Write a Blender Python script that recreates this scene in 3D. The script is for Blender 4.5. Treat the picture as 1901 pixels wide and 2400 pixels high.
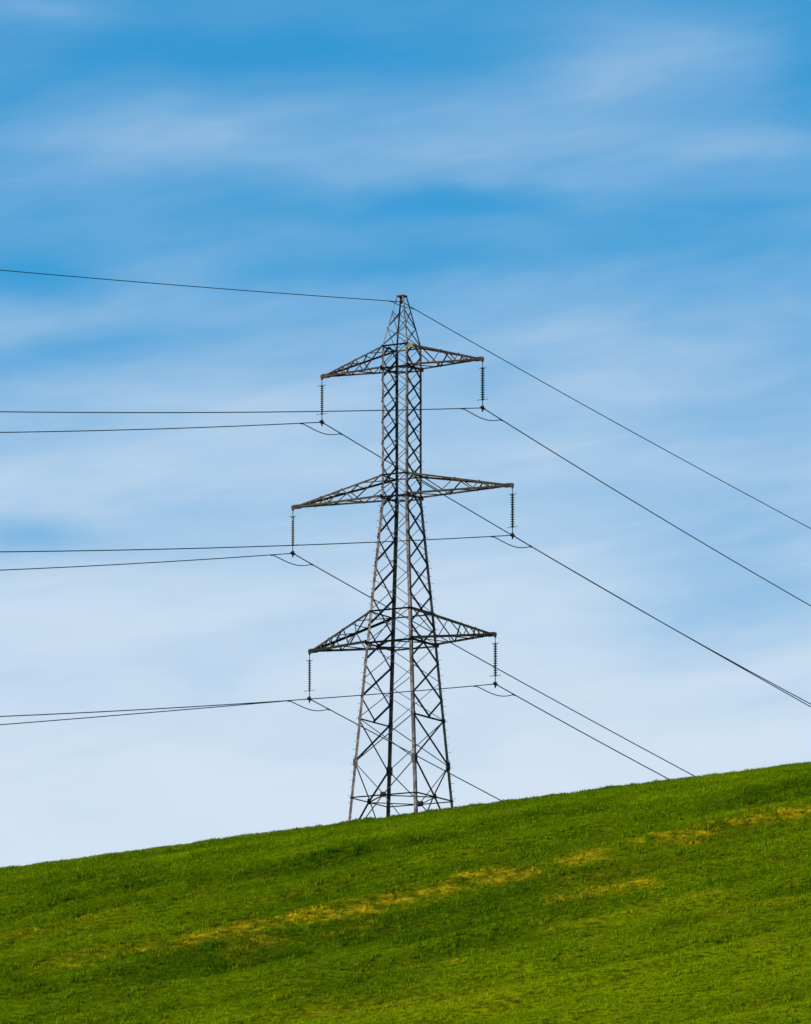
import bpy, bmesh, math, random
import numpy as np
from mathutils import Vector, Matrix

R = math.radians
rnd = random.Random(7)
for o in list(bpy.data.objects): bpy.data.objects.remove(o)
scene = bpy.context.scene
col = scene.collection

# ------------------------------------------------------------------ camera
PITCH = R(10.238)
cam_d = bpy.data.cameras.new('camera'); cam = bpy.data.objects.new('camera', cam_d); col.objects.link(cam)
cam.location = (0, 0, 0)                       # eye height: the ground below is at z = -1.6
cam.rotation_euler = (R(90) + PITCH, 0, 0)
cam_d.sensor_fit = 'VERTICAL'; cam_d.sensor_height = 24.0; cam_d.lens = 190.3
cam_d.clip_start = 1.0; cam_d.clip_end = 12000
scene.camera = cam

# ------------------------------------------------------------------ sun, exposure
SUN_EL, SUN_AZ = R(33), R(-105.4)                # azimuth measured from +Y towards +X: the sun stands to the left, a little behind the camera
sd = Vector((math.sin(SUN_AZ) * math.cos(SUN_EL), math.cos(SUN_AZ) * math.cos(SUN_EL), math.sin(SUN_EL)))
sun_d = bpy.data.lights.new('sun', 'SUN'); sun = bpy.data.objects.new('sun', sun_d); col.objects.link(sun)
sun_d.energy = 4.6; sun_d.angle = R(0.5); sun_d.color = (1.0, 0.93, 0.82)
sun.rotation_euler = sd.to_track_quat('Z', 'Y').to_euler()
vs = scene.view_settings
vs.view_transform = 'Standard'; vs.look = 'None'; vs.exposure = 0; vs.gamma = 1

# ------------------------------------------------------------------ node helpers
class NT:
    def __init__(s, tree): s.t = tree; s.n = tree.nodes; s.l = tree.links
    def new(s, typ, **kw):
        n = s.n.new(typ)
        for k, v in kw.items(): setattr(n, k, v)
        return n
    def put(s, sock, v):
        if isinstance(v, bpy.types.NodeSocket): s.l.new(v, sock)
        else: sock.default_value = v
    def math(s, op, a, b=0.0, clamp=False):
        n = s.new('ShaderNodeMath', operation=op); n.use_clamp = clamp
        s.put(n.inputs[0], a); s.put(n.inputs[1], b); return n.outputs[0]
    def mix(s, f, a, b, mode='MIX'):
        n = s.new('ShaderNodeMix', data_type='RGBA', blend_type=mode)
        s.put(n.inputs[0], f); s.put(n.inputs[6], a); s.put(n.inputs[7], b); return n.outputs[2]
    def noise(s, vec, scale, detail=4, rough=.55, dist=0.0):
        n = s.new('ShaderNodeTexNoise'); s.put(n.inputs['Vector'], vec)
        n.inputs['Scale'].default_value = scale; n.inputs['Detail'].default_value = detail
        n.inputs['Roughness'].default_value = rough; n.inputs['Distortion'].default_value = dist
        return n.outputs['Fac']
    def comb(s, x, y, z=0.0):
        n = s.new('ShaderNodeCombineXYZ')
        for i, v in enumerate((x, y, z)): s.put(n.inputs[i], v)
        return n.outputs[0]
    def smooth(s, v, a, b, lo=0.0, hi=1.0):
        n = s.new('ShaderNodeMapRange', interpolation_type='SMOOTHSTEP')
        s.put(n.inputs[0], v)
        for i, q in enumerate((a, b, lo, hi)): n.inputs[i + 1].default_value = q
        return n.outputs[0]
    def lin(s, v, a, b, lo=0.0, hi=1.0):
        n = s.new('ShaderNodeMapRange'); s.put(n.inputs[0], v)
        for i, q in enumerate((a, b, lo, hi)): n.inputs[i + 1].default_value = q
        return n.outputs[0]

def lin3(r, g, b):
    f = lambda c: (c / 255 / 12.92) if c / 255 <= .04045 else ((c / 255 + .055) / 1.055) ** 2.4
    return (f(r), f(g), f(b), 1.0)

# ------------------------------------------------------------------ sky: Nishita air with thin cirrus veils, a function of the direction in the sky only
world = bpy.data.worlds.new('World'); scene.world = world; world.use_nodes = True
W = NT(world.node_tree); W.n.clear()
sky = W.new('ShaderNodeTexSky', sky_type='NISHITA'); sky.sun_disc = False
sky.sun_elevation = SUN_EL; sky.sun_rotation = SUN_AZ; sky.altitude = 400
sky.air_density = 1.0; sky.dust_density = 0.3; sky.ozone_density = 2.0
tc = W.new('ShaderNodeTexCoord')
sep = W.new('ShaderNodeSeparateXYZ'); W.l.new(tc.outputs['Generated'], sep.inputs[0])
el = W.math('MULTIPLY', W.math('ARCSINE', sep.outputs[2]), 180 / math.pi)
az = W.math('MULTIPLY', W.math('ARCTAN2', sep.outputs[0], sep.outputs[1]), 180 / math.pi)
# cirrus banks: (azimuth deg, elevation deg, half-width, half-height, tilt, strength)
BANKS = [
 (-1.9, 12.95, 1.15, .26, .05, .22), (-.5, 12.75, 1.1, .22, -.05, .14),
 (1.45, 13.05, 1.2, .42, .08, .21), (1.9, 13.5, 1.0, .30, .0, .15), (2.95, 13.45, .25, .5, .0, -.12), (2.5, 12.8, .8, .12, .0, .15),
 (-2.6, 13.75, .7, .12, .0, .18),
 (-.9, 13.52, 1.3, .16, .0, -.22), (-2.4, 13.35, .7, .10, .1, -.12),
 (.15, 12.40, .9, .10, .0, -.22), (.1, 12.02, .9, .16, .0, -.24), (1.9, 12.25, 1.0, .16, .05, -.16),
 (-2.75, 12.18, .6, .2, .1, -.12), (-2.6, 11.85, .65, .16, -.1, -.26),
 (-2.35, 11.70, .9, .16, .2, .09), (-2.3, 11.37, .85, .16, .1, -.22), (-1.0, 11.88, .5, .1, .15, -.16),
 (.9, 11.35, 1.3, .18, .05, .06), (2.3, 11.4, .6, .16, .0, -.08),
 (-1.2, 10.95, 1.2, .15, .0, .08), (1.8, 11.2, 1.0, .14, .1, .10), (2.3, 10.85, .9, .10, .05, -.08),
 (-2.75, 10.07, .5, .13, .0, -.27), (-1.8, 10.5, 1.0, .16, .05, .06), (-2.75, 9.0, .5, .2, .0, -.06),
 (2.4, 9.75, .8, .36, .1, -.24), (2.3, 10.4, 1.0, .25, .0, -.10), (.3, 9.6, .9, .2, .05, .06), (2.6, 8.9, .7, .12, .1, -.04),
]
warp = W.noise(W.comb(W.math('MULTIPLY', az, .5), W.math('MULTIPLY', el, 1.1), 3.1), 1.3, 3, .5)
elw = W.math('ADD', el, W.math('MULTIPLY', W.math('SUBTRACT', warp, .5), .55))
acc = None
for (a0, e0, rx, ry, tilt, amp) in BANKS:
    ry *= 1.15
    da = W.math('SUBTRACT', az, a0)
    de = W.math('SUBTRACT', W.math('SUBTRACT', elw, e0), W.math('MULTIPLY', da, tilt))
    q = W.math('ADD', W.math('POWER', W.math('ABSOLUTE', W.math('DIVIDE', da, rx)), 2.0), W.math('POWER', W.math('ABSOLUTE', W.math('DIVIDE', de, ry)), 2.0))
    g = W.math('MULTIPLY', W.math('EXPONENT', W.math('MULTIPLY', q, -1.0)), amp * .64)
    acc = g if acc is None else W.math('ADD', acc, g)
shear = W.math('SUBTRACT', el, W.math('MULTIPLY', az, .10))
n1 = W.noise(W.comb(W.math('MULTIPLY', az, .45), W.math('MULTIPLY', shear, 1.9), 0.0), 1.0, 4, .5, .4)
n2 = W.noise(W.comb(W.math('MULTIPLY', az, 1.2), W.math('MULTIPLY', shear, 5.5), 7.0), 1.0, 4, .55, .3)
n3 = W.noise(W.comb(W.math('MULTIPLY', az, 2.2), W.math('MULTIPLY', W.math('SUBTRACT', el, W.math('MULTIPLY', az, .16)), 15.0), 2.0), 1.0, 5, .6, .5)
nz = W.math('ADD', W.math('MULTIPLY', W.math('SUBTRACT', n3, .5), W.math('MULTIPLY', n1, .08)), W.math('ADD', W.math('MULTIPLY', W.math('SUBTRACT', n1, .5), .30), W.math('MULTIPLY', W.math('SUBTRACT', n2, .5), .085)))
ramp = W.new('ShaderNodeValToRGB')                          # how much thin cloud lies along the line of sight
W.l.new(W.lin(el, 6.0, 16.0), ramp.inputs[0])
cr = ramp.color_ramp; cr.elements[0].position = 0; cr.elements[0].color = (1, 1, 1, 1); cr.elements[1].position = 1; cr.elements[1].color = (.18,) * 3 + (1,)
for e, v in ((7.8, .93), (8.6, .86), (9.3, .79), (10.0, .71), (10.7, .63), (11.3, .53), (12.0, .43), (13.2, .33)):
    k = cr.elements.new((e - 6) / 10); k.color = (v, v, v, 1)
cloud = W.math('ADD', W.math('ADD', ramp.outputs[0], acc), nz, clamp=True)
air = W.mix(1.0, sky.outputs[0], (.10, 1.0, 1.38, 1), 'MULTIPLY')
c_thin = W.mix(W.smooth(cloud, .15, .95), (1.65, 4.2, 7.35, 1), (6.55, 7.7, 8.95, 1))
skycol = W.mix(W.smooth(cloud, -.05, .98), air, c_thin)
bg = W.new('ShaderNodeBackground'); W.put(bg.inputs[0], skycol); bg.inputs[1].default_value = .1
wo = W.new('ShaderNodeOutputWorld'); W.l.new(bg.outputs[0], wo.inputs[0])

# ------------------------------------------------------------------ object helpers
def tag(o, label=None, cat=None, group=None, kind=None):
    if label: o['label'] = label
    if cat: o['category'] = cat
    if group: o['group'] = group
    if kind: o['kind'] = kind
    return o
def empty(name, loc=(0, 0, 0), rz=0.0):
    o = bpy.data.objects.new(name, None); col.objects.link(o); o.location = loc; o.rotation_euler = (0, 0, rz); return o
class MB:
    def __init__(s): s.bm = bmesh.new()
    def box(s, o, ex, ey, ez):
        vs_ = [s.bm.verts.new(o + ex * i + ey * j + ez * k) for k in (0, 1) for j in (0, 1) for i in (0, 1)]
        for f in ((0, 2, 3, 1), (4, 5, 7, 6), (0, 1, 5, 4), (2, 6, 7, 3), (0, 4, 6, 2), (1, 3, 7, 5)): s.bm.faces.new([vs_[i] for i in f])
    def angle(s, p0, p1, n1, n2, size, t, size2=None):
        """rolled steel L section: corner line p0-p1, flanges along n1 and n2"""
        p0, p1 = Vector(p0), Vector(p1); ax = (p1 - p0); u = ax.normalized()
        n1 = Vector(n1); n1 = (n1 - u * n1.dot(u)).normalized()
        n2 = Vector(n2); n2 = (n2 - u * n2.dot(u)); n2 = (n2 - n1 * n2.dot(n1)).normalized()
        s.box(p0, ax, n1 * size, n2 * t)
        s.box(p0 + n2 * t * 1.02, ax, n1 * t, n2 * ((size2 or size) - t))
    def tube(s, pts, r, seg=6, closed=False):
        pts = [Vector(p) for p in pts]; rings = []; n = len(pts)
        for i, p in enumerate(pts):
            a = pts[(i - 1) % n] if (closed or i > 0) else p; b = pts[(i + 1) % n] if (closed or i < n - 1) else p
            d = (b - a).normalized(); up = Vector((0, 0, 1)) if abs(d.z) < .95 else Vector((1, 0, 0))
            x = d.cross(up).normalized(); y = x.cross(d)
            rr = r(i / (n - 1)) if callable(r) else r
            rings.append([s.bm.verts.new(p + (x * math.cos(2 * math.pi * k / seg) + y * math.sin(2 * math.pi * k / seg)) * rr) for k in range(seg)])
        m = n if closed else n - 1
        for i in range(m):
            A, B = rings[i], rings[(i + 1) % n]
            for k in range(seg): s.bm.faces.new((A[k], A[(k + 1) % seg], B[(k + 1) % seg], B[k]))
        if not closed: s.bm.faces.new(rings[0][::-1]); s.bm.faces.new(rings[-1])
    def lathe(s, prof, seg=14):
        rings = [[s.bm.verts.new((r * math.cos(2 * math.pi * k / seg), r * math.sin(2 * math.pi * k / seg), z)) for k in range(seg)] for r, z in prof]
        for A, B in zip(rings, rings[1:]):
            for k in range(seg): s.bm.faces.new((A[k], A[(k + 1) % seg], B[(k + 1) % seg], B[k]))
        s.bm.faces.new(rings[0][::-1]); s.bm.faces.new(rings[-1])
    def plate(s, c, n, u, hw, hh, t=.012):
        """octagonal gusset plate"""
        c, n, u = Vector(c), Vector(n).normalized(), Vector(u); u = (u - n * u.dot(n)).normalized(); v = n.cross(u); k = .62
        poly = [(1, -k), (1, k), (k, 1), (-k, 1), (-1, k), (-1, -k), (-k, -1), (k, -1)]
        lo = [s.bm.verts.new(c + u * a * hw + v * b * hh - n * t) for a, b in poly]; hi = [s.bm.verts.new(c + u * a * hw + v * b * hh + n * t) for a, b in poly]
        s.bm.faces.new(lo[::-1]); s.bm.faces.new(hi)
        for i in range(8): j = (i + 1) % 8; s.bm.faces.new((lo[i], lo[j], hi[j], hi[i]))
    def build(s, name, mat, parent=None, smooth=False):
        bmesh.ops.recalc_face_normals(s.bm, faces=s.bm.faces)
        me = bpy.data.meshes.new(name); s.bm.to_mesh(me); s.bm.free(); me.materials.append(mat)
        if smooth:
            for p in me.polygons: p.use_smooth = True
        o = bpy.data.objects.new(name, me); col.objects.link(o)
        if parent: o.parent = parent
        return o

# ------------------------------------------------------------------ materials
def steel(name, base, dirt, amount, rough=.55, metal=.35, sc=2.5):
    m = bpy.data.materials.new(name); m.use_nodes = True; N = NT(m.node_tree); b = N.n['Principled BSDF']; b.inputs['Specular IOR Level'].default_value = .15
    t = N.new('ShaderNodeTexCoord').outputs['Object']
    f = N.smooth(N.noise(t, sc, 5, .65), .62 - amount * .5, .80 - amount * .5)
    g = N.lin(N.noise(t, 9, 3, .6), .3, .7, .78, 1.18)
    c = N.mix(f, base, dirt); c = N.mix(1.0, c, N.comb(g, g, g), 'MULTIPLY')
    N.put(b.inputs['Base Color'], c); b.inputs['Metallic'].default_value = metal; b.inputs['Roughness'].default_value = rough
    return m
M_leg = steel('galvanised_steel', (.22, .18, .16, 1), (.08, .05, .038, 1), .45, metal=.1)
M_brace = steel('shade_dark_steel', (.012, .012, .014, 1), (.018, .012, .01, 1), .4, metal=.1)  # near-black bracing steel, shade of the unlit faces put into the colour
M_arm = steel('rusty_steel', (.035, .025, .02, 1), (.10, .045, .016, 1), .38, metal=.05, sc=1.6)
M_arm_l = steel('lichened_steel', (.045, .04, .028, 1), (.085, .055, .022, 1), .35, metal=.05, sc=1.6)
M_arm_d = steel('dark_steel', (.013, .013, .011, 1), (.035, .032, .012, 1), .3, metal=.05, sc=1.6)
M_thin = steel('sunlit_brace_steel', (.055, .055, .058, 1), (.04, .03, .025, 1), .3, metal=.0)  # same bracing steel, paler to paint in the sun on the lit faces
M_fit = steel('fitting_steel', (.03, .028, .028, 1), (.04, .025, .02, 1), .4, metal=.1)
M_wire = steel('aluminium_cable', (.06, .085, .10, 1), (.04, .055, .065, 1), .3, metal=.1, rough=.6)
def glass_mat(name, c):
    m = bpy.data.materials.new(name); m.use_nodes = True; N = NT(m.node_tree); b = N.n['Principled BSDF']
    t = N.new('ShaderNodeTexCoord').outputs['Object']
    N.put(b.inputs['Base Color'], N.mix(N.noise(t, 6, 3), c, tuple(v * .6 for v in c[:3]) + (1,)))
    b.inputs['Roughness'].default_value = .12; b.inputs['Transmission Weight'].default_value = .2; b.inputs['IOR'].default_value = 1.5
    return m
M_disc = glass_mat('green_glass', (.03, .075, .05, 1))
M_disc_b = glass_mat('brown_glass', (.20, .18, .10, 1))

# ------------------------------------------------------------------ terrain
YC = 449.0
def crest(x):
    xc = np.clip(x, -30, 30); out = x - xc
    return -9.10314814e-05 * xc ** 2 + .131335705 * xc + 63.9331 - .12 + .0015 * xc + np.tanh(out / 60) * 60 * .12
def prof(s):
    a, b = -24.0, 80.0
    G = lambda q: .142 * q - .0025 * q * q
    return np.where(s < a, G(a) + .262 * (s - a), np.where(s > b, G(b) - .258 * (s - b), G(s)))
def height(x, y):
    x = np.asarray(x, float); y = np.asarray(y, float)
    z = crest(x) + prof(y - YC)
    z = -1.6 + np.log1p(np.exp(np.clip((z + 1.6) / 6.0, -40, 40))) * 6.0          # eases into the valley floor
    fade = np.clip((YC - 6 - y) / 30, 0, 1)                                        # furrows and humps of the field, none on the brow
    r = .55; c_, s_ = math.cos(math.atan(r)), math.sin(math.atan(r))
    u = x * c_ + y * s_; v = -x * s_ + y * c_
    bump = .17 * np.sin(v * .62 + 1.4 * np.sin(u * .07)) + .11 * np.sin(v * 1.37 + 2.1 * np.sin(u * .11 + 1) + .4) + .06 * np.sin(v * 2.3 + 3 * np.sin(u * .09))
    bump += .05 * np.sin(u * .33 + v * .21) + .03 * np.sin(u * .9 - v * 1.1)
    return z + bump * fade
def vnoise(x, y, seed):
    g = np.random.RandomState(seed).rand(256, 256)
    xi = np.floor(x).astype(int); yi = np.floor(y).astype(int); fx = x - xi; fy = y - yi
    fx = fx * fx * (3 - 2 * fx); fy = fy * fy * (3 - 2 * fy)
    a = g[xi % 256, yi % 256]; b = g[(xi + 1) % 256, yi % 256]; c = g[xi % 256, (yi + 1) % 256]; d = g[(xi + 1) % 256, (yi + 1) % 256]
    return (a * (1 - fx) + b * fx) * (1 - fy) + (c * (1 - fx) + d * fx) * fy
def rot(x, y):
    a = math.atan(.55); return x * math.cos(a) + y * math.sin(a), -x * math.sin(a) + y * math.cos(a)
# worn, drying strips in the crop, in world metres
DRY = [([(-16.2, 395.0), (-12.9, 396), (-10.9, 398.2), (-8.3, 399.3), (-6, 400.5), (-4.5, 400.1), (-1.8, 401.4), (-.1, 402.9), (3, 405.3), (5.8, 405.0), (7.3, 406), (9.6, 409.3)], .75, .85),
       ([(12.2, 412.7), (14.6, 412.1), (18.4, 416.1), (20.8, 415.4), (24, 417.5)], .8, .85),
       ([(7.4, 394.7), (10.9, 396.8), (11.9, 396.1)], .5, .7), ([(7, 383.8), (9.6, 385.5), (12.6, 387.8), (14.2, 388.4)], .5, .6),
       ([(-5.8, 372.8), (-1.2, 378.8), (3, 377.9)], .6, .35), ([(7.6, 380.9), (8.4, 377.4)], .5, .3), ([(16.3, 370.4), (16.8, 365.6)], .6, .3),
       ([(-1.2, 402.4), (.6, 403.4)], .8, .8), ([(7.0, 405.9), (7.8, 406.2)], .45, 1.0), ([(10.4, 396.9), (11.3, 396.9)], .4, .9), ([(13.9, 388.4), (14.6, 388.5)], .5, 1.0),
       ([(-17, 394.6), (-12, 396.8)], .9, .7), ([(-3, 401), (3.5, 405.5)], 1.1, .6), ([(14, 380), (20, 384)], .8, .35), ([(-20, 408), (-15, 410)], .9, .3), ([(18, 416), (21, 415.4)], 1.0, .6), ([(-14, 362), (-4, 366), (4, 364)], 1.5, .25)]
LUSH = [([(-9.3, 391.2), (-3.1, 389.8), (3, 388.3)], 3.6, .8), ([(-17, 420), (-5.7, 425.9), (8, 429)], 3.2, .45), ([(13.0, 380.7), (20, 387.2)], .9, .9), ([(-6.9, 372.9), (-1, 371.6)], 2.5, .4), ([(12, 425), (22, 430)], 3, .35)]
def strips(x, y, L):
    out = np.zeros_like(x)
    for pts, w, amp in L:
        best = np.full_like(x, 1e9)
        for (ax, ay), (bx, by) in zip(pts, pts[1:]):
            dx, dy = bx - ax, by - ay; t = np.clip(((x - ax) * dx + (y - ay) * dy) / (dx * dx + dy * dy), 0, 1)
            best = np.minimum(best, np.hypot((x - ax - t * dx) * .9, (y - ay - t * dy) * .42))
        out = np.maximum(out, amp * np.exp(-(best / w) ** 2))
    return out
def crop(x, y):
    """dryness 0..1 and lushness 0..1 of the crop at a place in the field"""
    u, v = rot(x, y)
    n1 = vnoise(u * .30, v * .42, 1); n2 = vnoise(u * .95, v * .9, 2); n3 = vnoise(u * 2.8 + 5, v * 1.6, 3); n4 = vnoise(u * .055, v * .13, 4); n5 = vnoise(u * .13, v * .30 + 9, 8)
    n6 = vnoise(u * 5.5, v * 3.2, 21)
    dry = strips(x, y, DRY) * np.clip(3.4 * n2 * (.1 + n3) * (.15 + 1.5 * n6) - .26, 0, 1.2) + np.clip(n1 * .5 + n2 * .35 + n4 * .4 - .80, 0, 1) * (.3 + n3) * 1.1
    near = np.clip((378 - y + x * .25) / 14, 0, 1)
    lush = strips(x, y, LUSH) * (.5 + n1 * .6) * .8 + (n4 - .5) * .8 + (n1 - .5) * .7 + (n5 - .5) * .7 + (n2 - .5) * .4 - near * .55
    return np.clip(dry, 0, 1), np.clip(.5 + lush * .66, 0, 1)

def axis(fine0, fine1, step, far0, far1):
    a = list(np.arange(fine0, fine1 + .01, step)); s = step; q = fine1
    while q < far1: s *= 1.18; q += s; a.append(q)
    s = step; q = fine0; b = []
    while q > far0: s *= 1.18; q -= s; b.append(q)
    return np.array(b[::-1] + a)
gx = axis(-42, 42, .45, -3000, 3000); gy = axis(338, 470, .45, -1500, 5000)
X, Y = np.meshgrid(gx, gy); Z = height(X, Y)
nx, ny = len(gx), len(gy)
me = bpy.data.meshes.new('hillside'); me.vertices.add(nx * ny)
me.vertices.foreach_set('co', np.stack([X, Y, Z], -1).astype(np.float32).ravel())
i = (np.arange(ny - 1)[:, None] * nx + np.arange(nx - 1)[None]).ravel()
quads = np.stack([i, i + 1, i + nx + 1, i + nx], -1).astype(np.int32)
me.loops.add(quads.size); me.polygons.add(len(quads))
me.loops.foreach_set('vertex_index', quads.ravel()); me.polygons.foreach_set('loop_start', np.arange(len(quads), dtype=np.int32) * 4)
me.polygons.foreach_set('loop_total', np.full(len(quads), 4, np.int32)); me.polygons.foreach_set('use_smooth', np.ones(len(quads), bool))
me.update()
d_, l_ = crop(X.ravel(), Y.ravel())
for nm, arr in (('dry', d_), ('lush', l_)):
    a = me.attributes.new(nm, 'FLOAT', 'POINT'); a.data.foreach_set('value', arr.astype(np.float32))
hill = bpy.data.objects.new('hillside', me); col.objects.link(hill); tag(hill, 'green sown hillside sloping up to the pylon', None, None, 'structure')

def crop_color(N, typ, rand=None):
    def attr(n_):
        a = N.new('ShaderNodeAttribute', attribute_type=typ); a.attribute_name = n_; return a.outputs['Fac']
    dry, lush = attr('dry'), attr('lush')
    green = N.mix(lush, (.30, .37, .0005, 1), (.060, .125, .0005, 1))
    if rand is not None:
        green = N.mix(N.lin(rand, 0, 1, 0, .45), green, (.27, .40, .001, 1))
        dry = N.math('MULTIPLY', dry, N.lin(rand, 0, 1, .35, 1.6), clamp=True)
    return N.mix(dry, green, (.80, .54, .012, 1))
gm = bpy.data.materials.new('sown_ground'); gm.use_nodes = True; N = NT(gm.node_tree); b = N.n['Principled BSDF']
pos = N.new('ShaderNodeNewGeometry').outputs['Position']
cc = crop_color(N, 'GEOMETRY'); nn = N.noise(pos, 2.2, 6, .7)
N.put(b.inputs['Base Color'], N.mix(N.smooth(nn, .35, .65, .92, .35), cc, (.034, .038, .002, 1)))
b.inputs['Roughness'].default_value = 1; b.inputs['Specular IOR Level'].default_value = .0
bp = N.new('ShaderNodeBump'); bp.inputs['Strength'].default_value = .8; bp.inputs['Distance'].default_value = .12
N.put(bp.inputs['Height'], N.noise(pos, 5, 6, .75)); N.l.new(bp.outputs[0], b.inputs['Normal'])
me.materials.append(gm)

# ------------------------------------------------------------------ grass: young cereal, scattered tufts of blades (one uncountable mass)
bm_ = bpy.data.materials.new('grass_blade'); bm_.use_nodes = True; N = NT(bm_.node_tree); b = N.n['Principled BSDF']
ra = N.new('ShaderNodeAttribute', attribute_type='INSTANCER'); ra.attribute_name = 'vary'
cc = crop_color(N, 'INSTANCER', ra.outputs['Fac'])
N.put(b.inputs['Base Color'], cc); b.inputs['Roughness'].default_value = .7; b.inputs['Specular IOR Level'].default_value = .04
tr = N.new('ShaderNodeBsdfTranslucent'); N.put(tr.inputs[0], N.mix(1.0, cc, (1.2, 1.35, .3, 1), 'MULTIPLY'))
mx = N.new('ShaderNodeMixShader'); mx.inputs[0].default_value = .22
N.l.new(b.outputs[0], mx.inputs[1]); N.l.new(tr.outputs[0], mx.inputs[2]); N.l.new(mx.outputs[0], N.n['Material Output'].inputs[0])
tuft_col = bpy.data.collections.new('tuft_shapes')
for k in range(7):
    rr = random.Random(50 + k); bmx = bmesh.new()
    nb = 15 if k < 5 else 9
    for _ in range(nb):
        a = rr.uniform(0, 6.283); r0 = rr.uniform(0, .15); h = rr.uniform(.09, .19) * (1.0 if k < 5 else 1.2); w = rr.uniform(.010, .019)
        la = a + rr.uniform(-.9, .9); lean = rr.uniform(.15, .9) * h
        bx, by = r0 * math.cos(a), r0 * math.sin(a); px, py = -math.sin(la) * w, math.cos(la) * w
        lx, ly = math.cos(la) * lean, math.sin(la) * lean
        p = [bmx.verts.new(q) for q in ((bx - px, by - py, -.03), (bx + px, by + py, -.03), (bx + px * .9 + lx * .35, by + py * .9 + ly * .35, h * .62), (bx - px * .9 + lx * .35, by - py * .9 + ly * .35, h * .62), (bx + lx, by + ly, h))]
        bmx.faces.new(p[:4]); bmx.faces.new((p[3], p[2], p[4]))
    m_ = bpy.data.meshes.new('tuft'); bmx.to_mesh(m_); bmx.free(); m_.materials.append(bm_)
    tuft_col.objects.link(bpy.data.objects.new('tuft', m_))
rs = np.random.RandomState(5)
NP = 150000
px = rs.uniform(-34, 34, NP); py = rs.uniform(338, 468, NP)
u_, v_ = rot(px, py)
dry, lush = crop(px, py)
dens = .35 + .5 * vnoise(u_ * .8, v_ * 2.2, 11) + .4 * vnoise(px * 2.4, py * 2.4, 12) - dry * .35
keep = rs.rand(NP) < dens; px, py, dry, lush = px[keep], py[keep], dry[keep], lush[keep]; n = len(px)
size = .38 + 1.0 * vnoise(px * 1.5, py * .5, 13) ** 1.3 * (.6 + .7 * lush) + rs.uniform(-.15, .25, n) - dry * .25
pm = bpy.data.meshes.new('grass'); pm.vertices.add(n)
pm.vertices.foreach_set('co', np.stack([px, py, height(px, py)], -1).astype(np.float32).ravel())
for nm, arr in (('dry', dry), ('lush', lush), ('vary', rs.rand(n) ** 1.5), ('size', size), ('spin', rs.uniform(0, 6.283, n))):
    a = pm.attributes.new(nm, 'FLOAT', 'POINT'); a.data.foreach_set('value', arr.astype(np.float32))
pm.materials.append(bm_)
grass = bpy.data.objects.new('grass', pm); col.objects.link(grass); tag(grass, 'short green cereal grass covering the hillside', None, None, 'stuff')
gt = bpy.data.node_groups.new('scatter', 'GeometryNodeTree')
gt.interface.new_socket('Geometry', in_out='INPUT', socket_type='NodeSocketGeometry'); gt.interface.new_socket('Geometry', in_out='OUTPUT', socket_type='NodeSocketGeometry')
G = gt.nodes; gi = G.new('NodeGroupInput'); go = G.new('NodeGroupOutput')
ci = G.new('GeometryNodeCollectionInfo'); ci.inputs['Collection'].default_value = tuft_col; ci.inputs['Separate Children'].default_value = True; ci.inputs['Reset Children'].default_value = True
ip = G.new('GeometryNodeInstanceOnPoints'); ip.inputs['Pick Instance'].default_value = True
def named(n_):
    a = G.new('GeometryNodeInputNamedAttribute'); a.data_type = 'FLOAT'; a.inputs['Name'].default_value = n_; return a.outputs[0]
m2p = G.new('GeometryNodeMeshToPoints')
cx = G.new('ShaderNodeCombineXYZ'); gt.links.new(named('spin'), cx.inputs[2])
rnode = G.new('FunctionNodeEulerToRotation'); gt.links.new(cx.outputs[0], rnode.inputs[0])
gt.links.new(gi.outputs[0], m2p.inputs[0]); gt.links.new(m2p.outputs[0], ip.inputs['Points']); gt.links.new(ci.outputs[0], ip.inputs['Instance'])
gt.links.new(rnode.outputs[0], ip.inputs['Rotation']); gt.links.new(named('size'), ip.inputs['Scale']); gt.links.new(ip.outputs[0], go.inputs[0])
md = grass.modifiers.new('scatter', 'NODES'); md.node_group = gt

# ------------------------------------------------------------------ pylon
D, X0, H = 475.75, -.218, 475.75 * math.tan(PITCH)
TH = R(29.607)                                # the arms point to the right and towards the camera
ca, sa = math.cos(TH), math.sin(TH)
pyl = empty('electricity_pylon', (X0, D, H - 20.25), -TH)
ZB = 20.25                                    # local z of a level = level + ZB
tag(pyl, 'tall grey steel lattice pylon with six cross arms on the grassy hill', 'pylon')
def world_pt(a, b_, z): return Vector((X0 + a * ca + b_ * sa, D - a * sa + b_ * ca, H + z))
WK = [(-20.25, 4.87), (-7.95, 3.075), (.89, 1.74), (8.70, 1.74), (10.05, 1.715), (13.10, .46)]
def width(z):
    for (z0, w0), (z1, w1) in zip(WK, WK[1:]):
        if z <= z1: return w0 + (w1 - w0) * (z - z0) / (z1 - z0)
    return WK[-1][1]
def C(sx, sy, z, inset=0.0):
    w = width(z) / 2 - inset; return Vector((sx * w, sy * w, z + ZB))
SHEARS = [(-1, -1), (-1, 1), (1, -1), (1, 1)]
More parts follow.
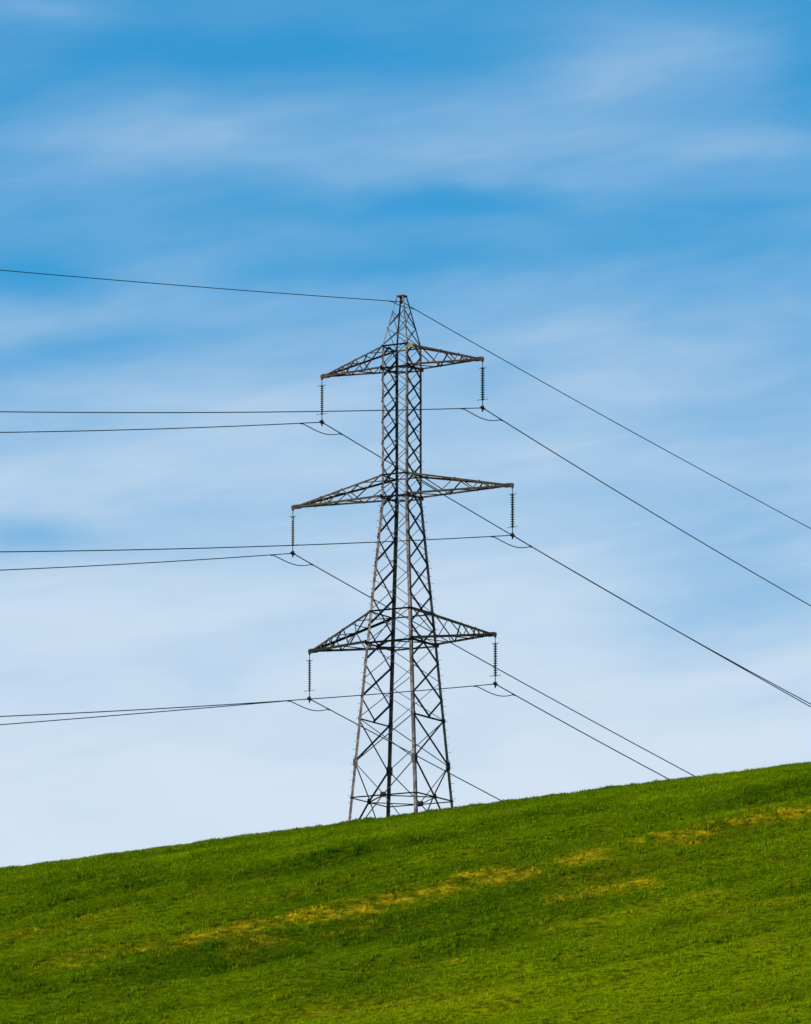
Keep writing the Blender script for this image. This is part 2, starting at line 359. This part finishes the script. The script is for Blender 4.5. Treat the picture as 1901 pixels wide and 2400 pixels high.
for sx, sy in SHEARS:                         # four legs of rolled angle, in lengths joined at the bends
    m = MB()
    for (z0, _), (z1, _) in zip(WK, WK[1:]):
        s = .175 if z1 <= .9 else (.135 if z1 < 11 else .075)
        m.angle(C(sx, sy, z0), C(sx, sy, z1), (-sx, 0, 0), (0, -sy, 0), s, .016)
    leg = m.build('leg', M_leg, pyl)
    if (sx, sy) in ((-1, -1), (1, 1)):        # the two legs with climbing pegs
        base = None
        for k in range(46):
            z = -17.6 + k * .46
            side = k % 2; p = C(sx, sy, z, .004)
            d = Vector((sx, 0, 0)) if side else Vector((0, sy, 0))
            if base is None:
                q = MB(); q.tube([(0, 0, 0), (.17, 0, 0)], .011, 5); q.tube([(.165, 0, 0), (.185, 0, 0)], .022, 6); base = q.build('step_bolt', M_fit, leg); o = base
            else:
                o = base.copy(); col.objects.link(o); o.parent = leg
            o.location = p; o.rotation_euler = (0, 0, math.atan2(d.y, d.x))
def xpanel(m, sides, z0, z1, s):
    """crossed diagonals on one face between two levels; sides = ((corner), (corner)), out = face normal"""
    (a, b_), out = sides
    p0, p1, q0, q1 = C(*a, z0), C(*b_, z1), C(*b_, z0), C(*a, z1); o = Vector(out)
    m.angle(p0 - o * .02, p1 - o * .02, (0, 0, 1), -o, s, .010, .034)
    m.angle(q0 + o * .004, q1 + o * .004, (0, 0, -1), o, s, .010, .034)
def strut(m, p, q, out, s): m.angle(p, q, (0, 0, -1), out, s, .011)
FACES = [(((-1, -1), (-1, 1)), (-1, 0, 0)), (((1, -1), (1, 1)), (1, 0, 0)), (((-1, -1), (1, -1)), (0, -1, 0)), (((-1, 1), (1, 1)), (0, 1, 0))]
NA = [9.37, 8.05, 6.75, 5.46, 4.16, 2.87, 1.55, .10, -1.50, -3.20, -5.06, -7.0, -9.1, -11.3]
NBL = [10.05, 8.70, 7.40, 6.11, 4.81, 3.52, 2.22, .89, -.68, -2.32, -4.09, -6.04, -7.95, -10.2, -12.49]
for fi, (cn, out) in enumerate(FACES):
    m = MB(); gl = []; fs = (cn, out); o = Vector(out); heavy = fi < 2
    s1 = .135 if heavy else .038
    nodes = NA if heavy else NBL
    for z1, z0 in zip(nodes, nodes[1:]): xpanel(m, fs, z0, z1, s1 if z1 < 1 else s1 * .92)
    for z1, z0 in ((12.2, 11.15), (11.15, 10.05)): xpanel(m, fs, z0, z1, .055 if heavy else .045)
    if heavy:                                 # half panels: the diagonals meet on the middle of a strut
        for zs, zn in ((10.05, 9.37), (-12.49, -11.3)):
            mid = (C(*cn[0], zs) + C(*cn[1], zs)) / 2
            for c_ in cn: m.angle(mid - o * .012, C(*c_, zn) - o * .012, (0, 0, 1), -o, s1, .01, .034)
        strut(m, C(*cn[0], -12.49), C(*cn[1], -12.49), o, .09)
        gl.append(((C(*cn[0], -12.49) + C(*cn[1], -12.49)) / 2 + o * .02, o, (0, 0, 1), .10, .10))
    xpanel(m, fs, -15.2, -12.49, .12 if heavy else .055)
    mid = (C(*cn[0], -17.26) + C(*cn[1], -17.26)) / 2
    for c_ in cn:
        m.angle(C(*c_, -15.2) - o * .02, mid - o * .02, (0, 0, 1), -o, .12 if heavy else .055, .011, .04)
        m.angle(C(*c_, -20.1) - o * .02, mid - o * .02, (0, 0, 1), -o, .12 if heavy else .055, .011, .04)
        ed = (C(*cn[0], -15.2) - C(*cn[1], -15.2)).normalized() * (1 if c_ == cn[0] else -1)
        gl.append((C(*c_, -15.2) - ed * .10 + o * .022, o, (0, 0, 1), .27, .15))
        gl.append((C(*c_, -12.49) - ed * .08 + o * .022, o, (0, 0, 1), .12, .10))
    gl.append((mid + o * .022, o, (0, 0, 1), .16, .20))
    lb = m.build('lattice_bracing', M_brace if heavy else M_thin, pyl)  # darker copy on the faces in shade, paler copy on the sunlit ones
    for args in gl: g = MB(); g.plate(*args); g.build('gusset_plate', M_brace if heavy or args[-1] > .15 else M_leg, lb)
# horizontal frames
for z, s, mt in ((10.05, .09, M_arm), (8.70, .10, M_arm), (2.22, .09, M_arm_l), (.89, .10, M_arm_l), (-6.04, .09, M_arm_d), (-7.95, .11, M_arm_d), (-17.26, .07, M_brace)):
    m = MB(); mids = []
    for cn, out in FACES:
        strut(m, C(*cn[0], z) + Vector(out) * .03, C(*cn[1], z) + Vector(out) * .03, out, s); mids.append((C(*cn[0], z) + C(*cn[1], z)) / 2)
    if z in (8.70, .89, -7.95, -17.26):
        for i_, j_ in ((0, 2), (2, 1), (1, 3), (3, 0)): m.angle(mids[i_] - Vector((0, 0, .02)), mids[j_] - Vector((0, 0, .02)), (0, 0, -1), mids[i_] + mids[j_], .06, .01)
    if z in (8.70, .89, -7.95):
        for k, (sx, sy) in enumerate(SHEARS): m.plate(C(sx, sy, z) + Vector((sx * .03, 0, 0)), (sx, 0, 0), (0, 0, 1), .14, .16)
        m.plate(mids[0] - Vector((.03, 0, 0)), (-1, 0, 0), (0, 0, 1), .13, .13)
    m.build('horizontal_frame', mt, pyl)
m = MB()
for cn, out in FACES:
    a_, b_ = C(*cn[0], 13.10), C(*cn[1], 13.10); m.box(a_ - Vector((0, 0, .03)), b_ - a_, Vector(out) * .02, Vector((0, 0, .08)))
m.box(Vector((-.24, -.24, 13.14 + ZB)), Vector((.48, 0, 0)), Vector((0, .48, 0)), Vector((0, 0, .02)))
m.build('peak_cap', M_arm, pyl)
# a lichen-yellow junction plate on the near leg at the top arm
m = MB(); m.plate(C(1, -1, 9.88) + Vector((.22, -.03, 0)), (0, -1, 0), (1, 0, 0), .20, .11); o = m.build('junction_plate', steel('yellow_lichen', (.26, .15, .02, 1), (.5, .42, .22, 1), .2, metal=0), pyl)
o['label'] = 'yellowish lichened junction plate'
# cross arms
ARMS = {1: (5.517, 10.05, 8.70, M_arm), 2: (7.52, 2.22, .89, M_arm_l), 3: (6.34, -6.04, -7.95, M_arm_d)}
for k, (L, zu, zl, mt) in ARMS.items():
    for sx in (-1, 1):
        def lo(sy, t): return C(sx, sy, zl).lerp(Vector((sx * (L - .12), sy * .05, zl + ZB)), t)
        def up(sy, t): return C(sx, sy, zu).lerp(Vector((sx * (L - .12), sy * .05, zl + ZB + .11)), t)
        arm = MB()
        tip = Vector((sx * L, 0, zl + ZB))
        arm.plate(tip + Vector((-sx * .26, .0, .07)), (0, 1, 0), (1, 0, 0), .34, .13, .05)      # nose of the arm
        arm.box(tip + Vector((-.05, -.06, -.12)), Vector((.10, 0, 0)), Vector((0, .12, 0)), Vector((0, 0, .16)))
        arm = arm.build('cross_arm', mt, pyl)
        sz = (.10, .11, .135)[k - 1]
        for sy in (-1, 1):
            c = MB(); c.angle(lo(sy, 0), lo(sy, 1), (0, 0, 1), (0, -sy, 0), sz, .014); c.build('lower_chord', mt, arm)
            c = MB(); c.angle(up(sy, 0), up(sy, 1), (0, 0, -1), (0, -sy, 0), sz, .014); c.build('upper_chord', mt, arm)
            c = MB()                          # zigzag in the side face
            seq = [(up, 0), (lo, .31), (up, .45), (lo, .62), (up, .69), (lo, .79), (up, .84)]
            for (f0, t0), (f1, t1) in zip(seq, seq[1:]):
                c.angle(f0(sy, t0) - Vector((0, sy * .016, 0)), f1(sy, t1) - Vector((0, sy * .016, 0)), (sx, 0, 0), (0, -sy, 0), .065, .01)
            c.build('side_bracing', mt, arm)
        c = MB()
        ts = [0, .24, .45, .62, .76, .88]; s_ = -1
        for t0, t1 in zip(ts, ts[1:]):
            c.angle(lo(s_, t0) + Vector((0, 0, .015)), lo(-s_, t1) + Vector((0, 0, .015)), (0, 0, 1), (sx, 0, 0), .055, .009)
            c.angle(up(-s_, t0) - Vector((0, 0, .015)), up(s_, t1) - Vector((0, 0, .015)), (0, 0, -1), (sx, 0, 0), .055, .009); s_ = -s_
        for t in (.31, .62): c.angle(up(-1, t) - Vector((0, 0, .03)), up(1, t) - Vector((0, 0, .03)), (0, 0, -1), (sx, 0, 0), .055, .009)
        c.build('plan_bracing', mt, arm)

# ------------------------------------------------------------------ insulator strings
ZC = {'e': 12.777, '1R': 5.785, '1L': 5.970, '2R': -2.066, '2L': -1.845, '3R': -10.863, '3L': -10.769}
ARMZ = {'1': (5.517, 8.70), '2': (7.52, .89), '3': (6.34, -7.95)}
NM = {'1': 'top', '2': 'middle', '3': 'bottom'}
def m_disc(scale=1.0):
    q = MB(); q.lathe([(.022, .075), (.045, .07), (.055, .03), (.11, .018), (.130, -.004), (.127, -.016), (.06, -.006), (.03, -.02), (.014, -.06)]); return q
disc_me = {}
def string(key):
    L, za = ARMZ[key[0]]; s = 1 if key[1] == 'R' else -1
    top = world_pt(s * L, 0, za - .10); bot = world_pt(s * L, 0, ZC[key]); ln = top.z - bot.z
    r = empty('insulator_string', top, -TH)
    side = 'left' if s < 0 else 'right'
    tag(r, '%s insulator discs on the %s tip of the %s cross arm' % ('string of dark green glass' if s > 0 else 'slim string of brownish', side, NM[key[0]]), 'insulator', 'insulator strings under the cross arms')
    q = MB(); q.tube([(0, 0, .03), (0, 0, -.40)], .022, 6); q.tube([(-.05, 0, -.02), (.05, 0, -.02)], .03, 6); q.build('top_link', M_fit, r)
    nd = 14; z0 = -.44; z1 = -(ln - .52); st = (z0 - z1) / (nd - 1)
    for i_ in range(nd):
        if s not in disc_me: o_ = m_disc().build('insulator_disc', M_disc if s > 0 else M_disc_b, r, True); disc_me[s] = o_
        else: o_ = disc_me[s].copy(); col.objects.link(o_); o_.parent = r
        o_.location = (0, 0, z0 - i_ * st); o_.scale = (1, 1, 1) if s > 0 else (.8, .8, 1)
    q = MB(); q.tube([(0, 0, z0), (0, 0, z1)], .042, 6); q.build('core_pins', M_fit, r)
    q = MB(); q.tube([(0, 0, z1), (0, 0, -(ln - .08))], .026, 6); q.build('bottom_link', M_fit, r)
    for zz, rad in ((z0 + .10, .17), (z1 - .08, .30)):
        q = MB()
        for c_ in (-1, 1):                    # racket shaped arcing horns
            pts = [(0, 0, zz)] + [(c_ * (rad - .02 + .07 * math.cos(a_)), .10 * math.sin(a_), zz + (.06 if zz < -1 else -.05) + .05 * math.sin(a_)) for a_ in [math.pi + x_ * math.pi / 5 for x_ in range(10)]]
            q.tube(pts, .009, 5)
        q.build('arcing_horn', M_fit, r)
    q = MB()                                  # boat shaped suspension clamp, along the line
    q.tube([(0, -.28, .015), (0, -.14, -.015), (0, 0, -.03), (0, .14, -.015), (0, .28, .015)], lambda t: .035 + .055 * math.sin(math.pi * t), 8)
    q.box(Vector((-.05, -.09, -.06)), Vector((.10, 0, 0)), Vector((0, .18, 0)), Vector((0, 0, .20)))
    q.tube([(0, 0, -.05), (0, 0, -.25)], lambda t: .065 - .035 * t, 6)
    cl = q.build('suspension_clamp', M_fit, r); cl.location = (0, 0, -ln)
for key in ('1L', '1R', '2L', '2R', '3L', '3R'): string(key)

# ------------------------------------------------------------------ conductors
LW = {'e': (-.1463, .1349), '1R': (-.1830, .1997), '1L': (-.1935, .2870), '2R': (-.1826, .2203), '2L': (-.1906, .2630), '3R': (-.1831, .2377), '3L': (-.1814, .0648)}
RW = {'e': (-.1091, .1986), '1R': (-.1432, .3312), '1L': (-.1396, .1505), '2R': (-.1383, .4157), '2L': (-.1404, .1794), '3R': (-.1385, .3833), '3L': (-.1342, .05)}
def cable(key):
    a0 = 0 if key == 'e' else ARMZ[key[0]][0] * (1 if key[1] == 'R' else -1)
    P0 = world_pt(a0, 0, ZC[key])
    dL = Vector((math.sin(TH + math.pi + .0015), math.cos(TH + math.pi + .0015), 0)); dR = Vector((math.sin(TH - .0021), math.cos(TH - .0021), 0))
    def PL(t): return P0 + dL * t + Vector((0, 0, LW[key][0] * t + LW[key][1] * 1e-3 * t * t))
    def PR(t): return P0 + dR * t + Vector((0, 0, RW[key][0] * t + RW[key][1] * 1e-3 * t * t))
    rad = .025 if key == 'e' else .031
    tl = [0, .5, 1, 2, 3.5] + list(range(5, 181, 5)); trr = [.5, 1, 2, 3.5] + list(range(5, 201, 5))
    m = MB(); m.tube([PL(t) for t in reversed(tl)] + [PR(t) for t in trr], rad, 6)
    if key == 'e':
        o_ = m.build('earth_wire', M_wire, None, True); tag(o_, 'thin earth wire running over the very top of the pylon', 'cable', 'wires carried by the pylon')
        tl_, tr_, sag = 1.35, 1.35, .10
    else:
        o_ = m.build('power_cable', M_wire, None, True)
        tag(o_, 'dark power cable carried by the insulators at the %s end of the %s cross arm' % ('left' if key[1] == 'L' else 'right', NM[key[0]]), 'cable', 'wires carried by the pylon')
        tl_, tr_, sag = 2.42, 2.25, .28
    A, B = PL(tl_), PR(tr_); pts = []
    for i_ in range(17):                      # damper loop hung below the clamp
        t = i_ / 16; p = A.lerp(B, t); p.z -= sag * (math.sin(math.pi * t ** 1.3) ** .9 if 0 < t < 1 else 0); pts.append(p)
    q = MB(); q.tube(pts, rad * .9, 6); lp = q.build('damper_loop', M_wire, o_, True)
    for f_, t in ((PL, tl_), (PR, tr_)):
        a_ = f_(t - .13 * (1 if key != 'e' else .7)); b_ = f_(t + .13 * (1 if key != 'e' else .7))
        q = MB(); q.tube([a_ - Vector((0, 0, .02)), b_ - Vector((0, 0, .02))], .05 if key != 'e' else .038, 6); q.build('loop_clamp', M_fit, lp)
    if key == '3R':
        q = MB(); q.tube([PR(24.5), PR(26.6)], .032, 6); q.build('splice_sleeve', M_wire, o_)
for key in ZC: cable(key)
# fitting that holds the earth wire inside the peak
m = MB(); m.tube([(0, 0, .36), (0, 0, .05)], .02, 6); m.tube([(0, -.2, .0), (0, 0, -.03), (0, .2, 0)], lambda t: .04 + .06 * math.sin(math.pi * t), 8); m.box(Vector((-.07, -.07, -.05)), Vector((.14, 0, 0)), Vector((0, .14, 0)), Vector((0, 0, .14)))
o = m.build('earth_wire_clamp', M_fit, pyl); o.location = (0, 0, ZC['e'] + ZB)

# ------------------------------------------------------------------ render settings
scene.render.engine = 'CYCLES'
scene.cycles.use_adaptive_sampling = True
scene.cycles.max_bounces = 6; scene.cycles.filter_width = 1.5
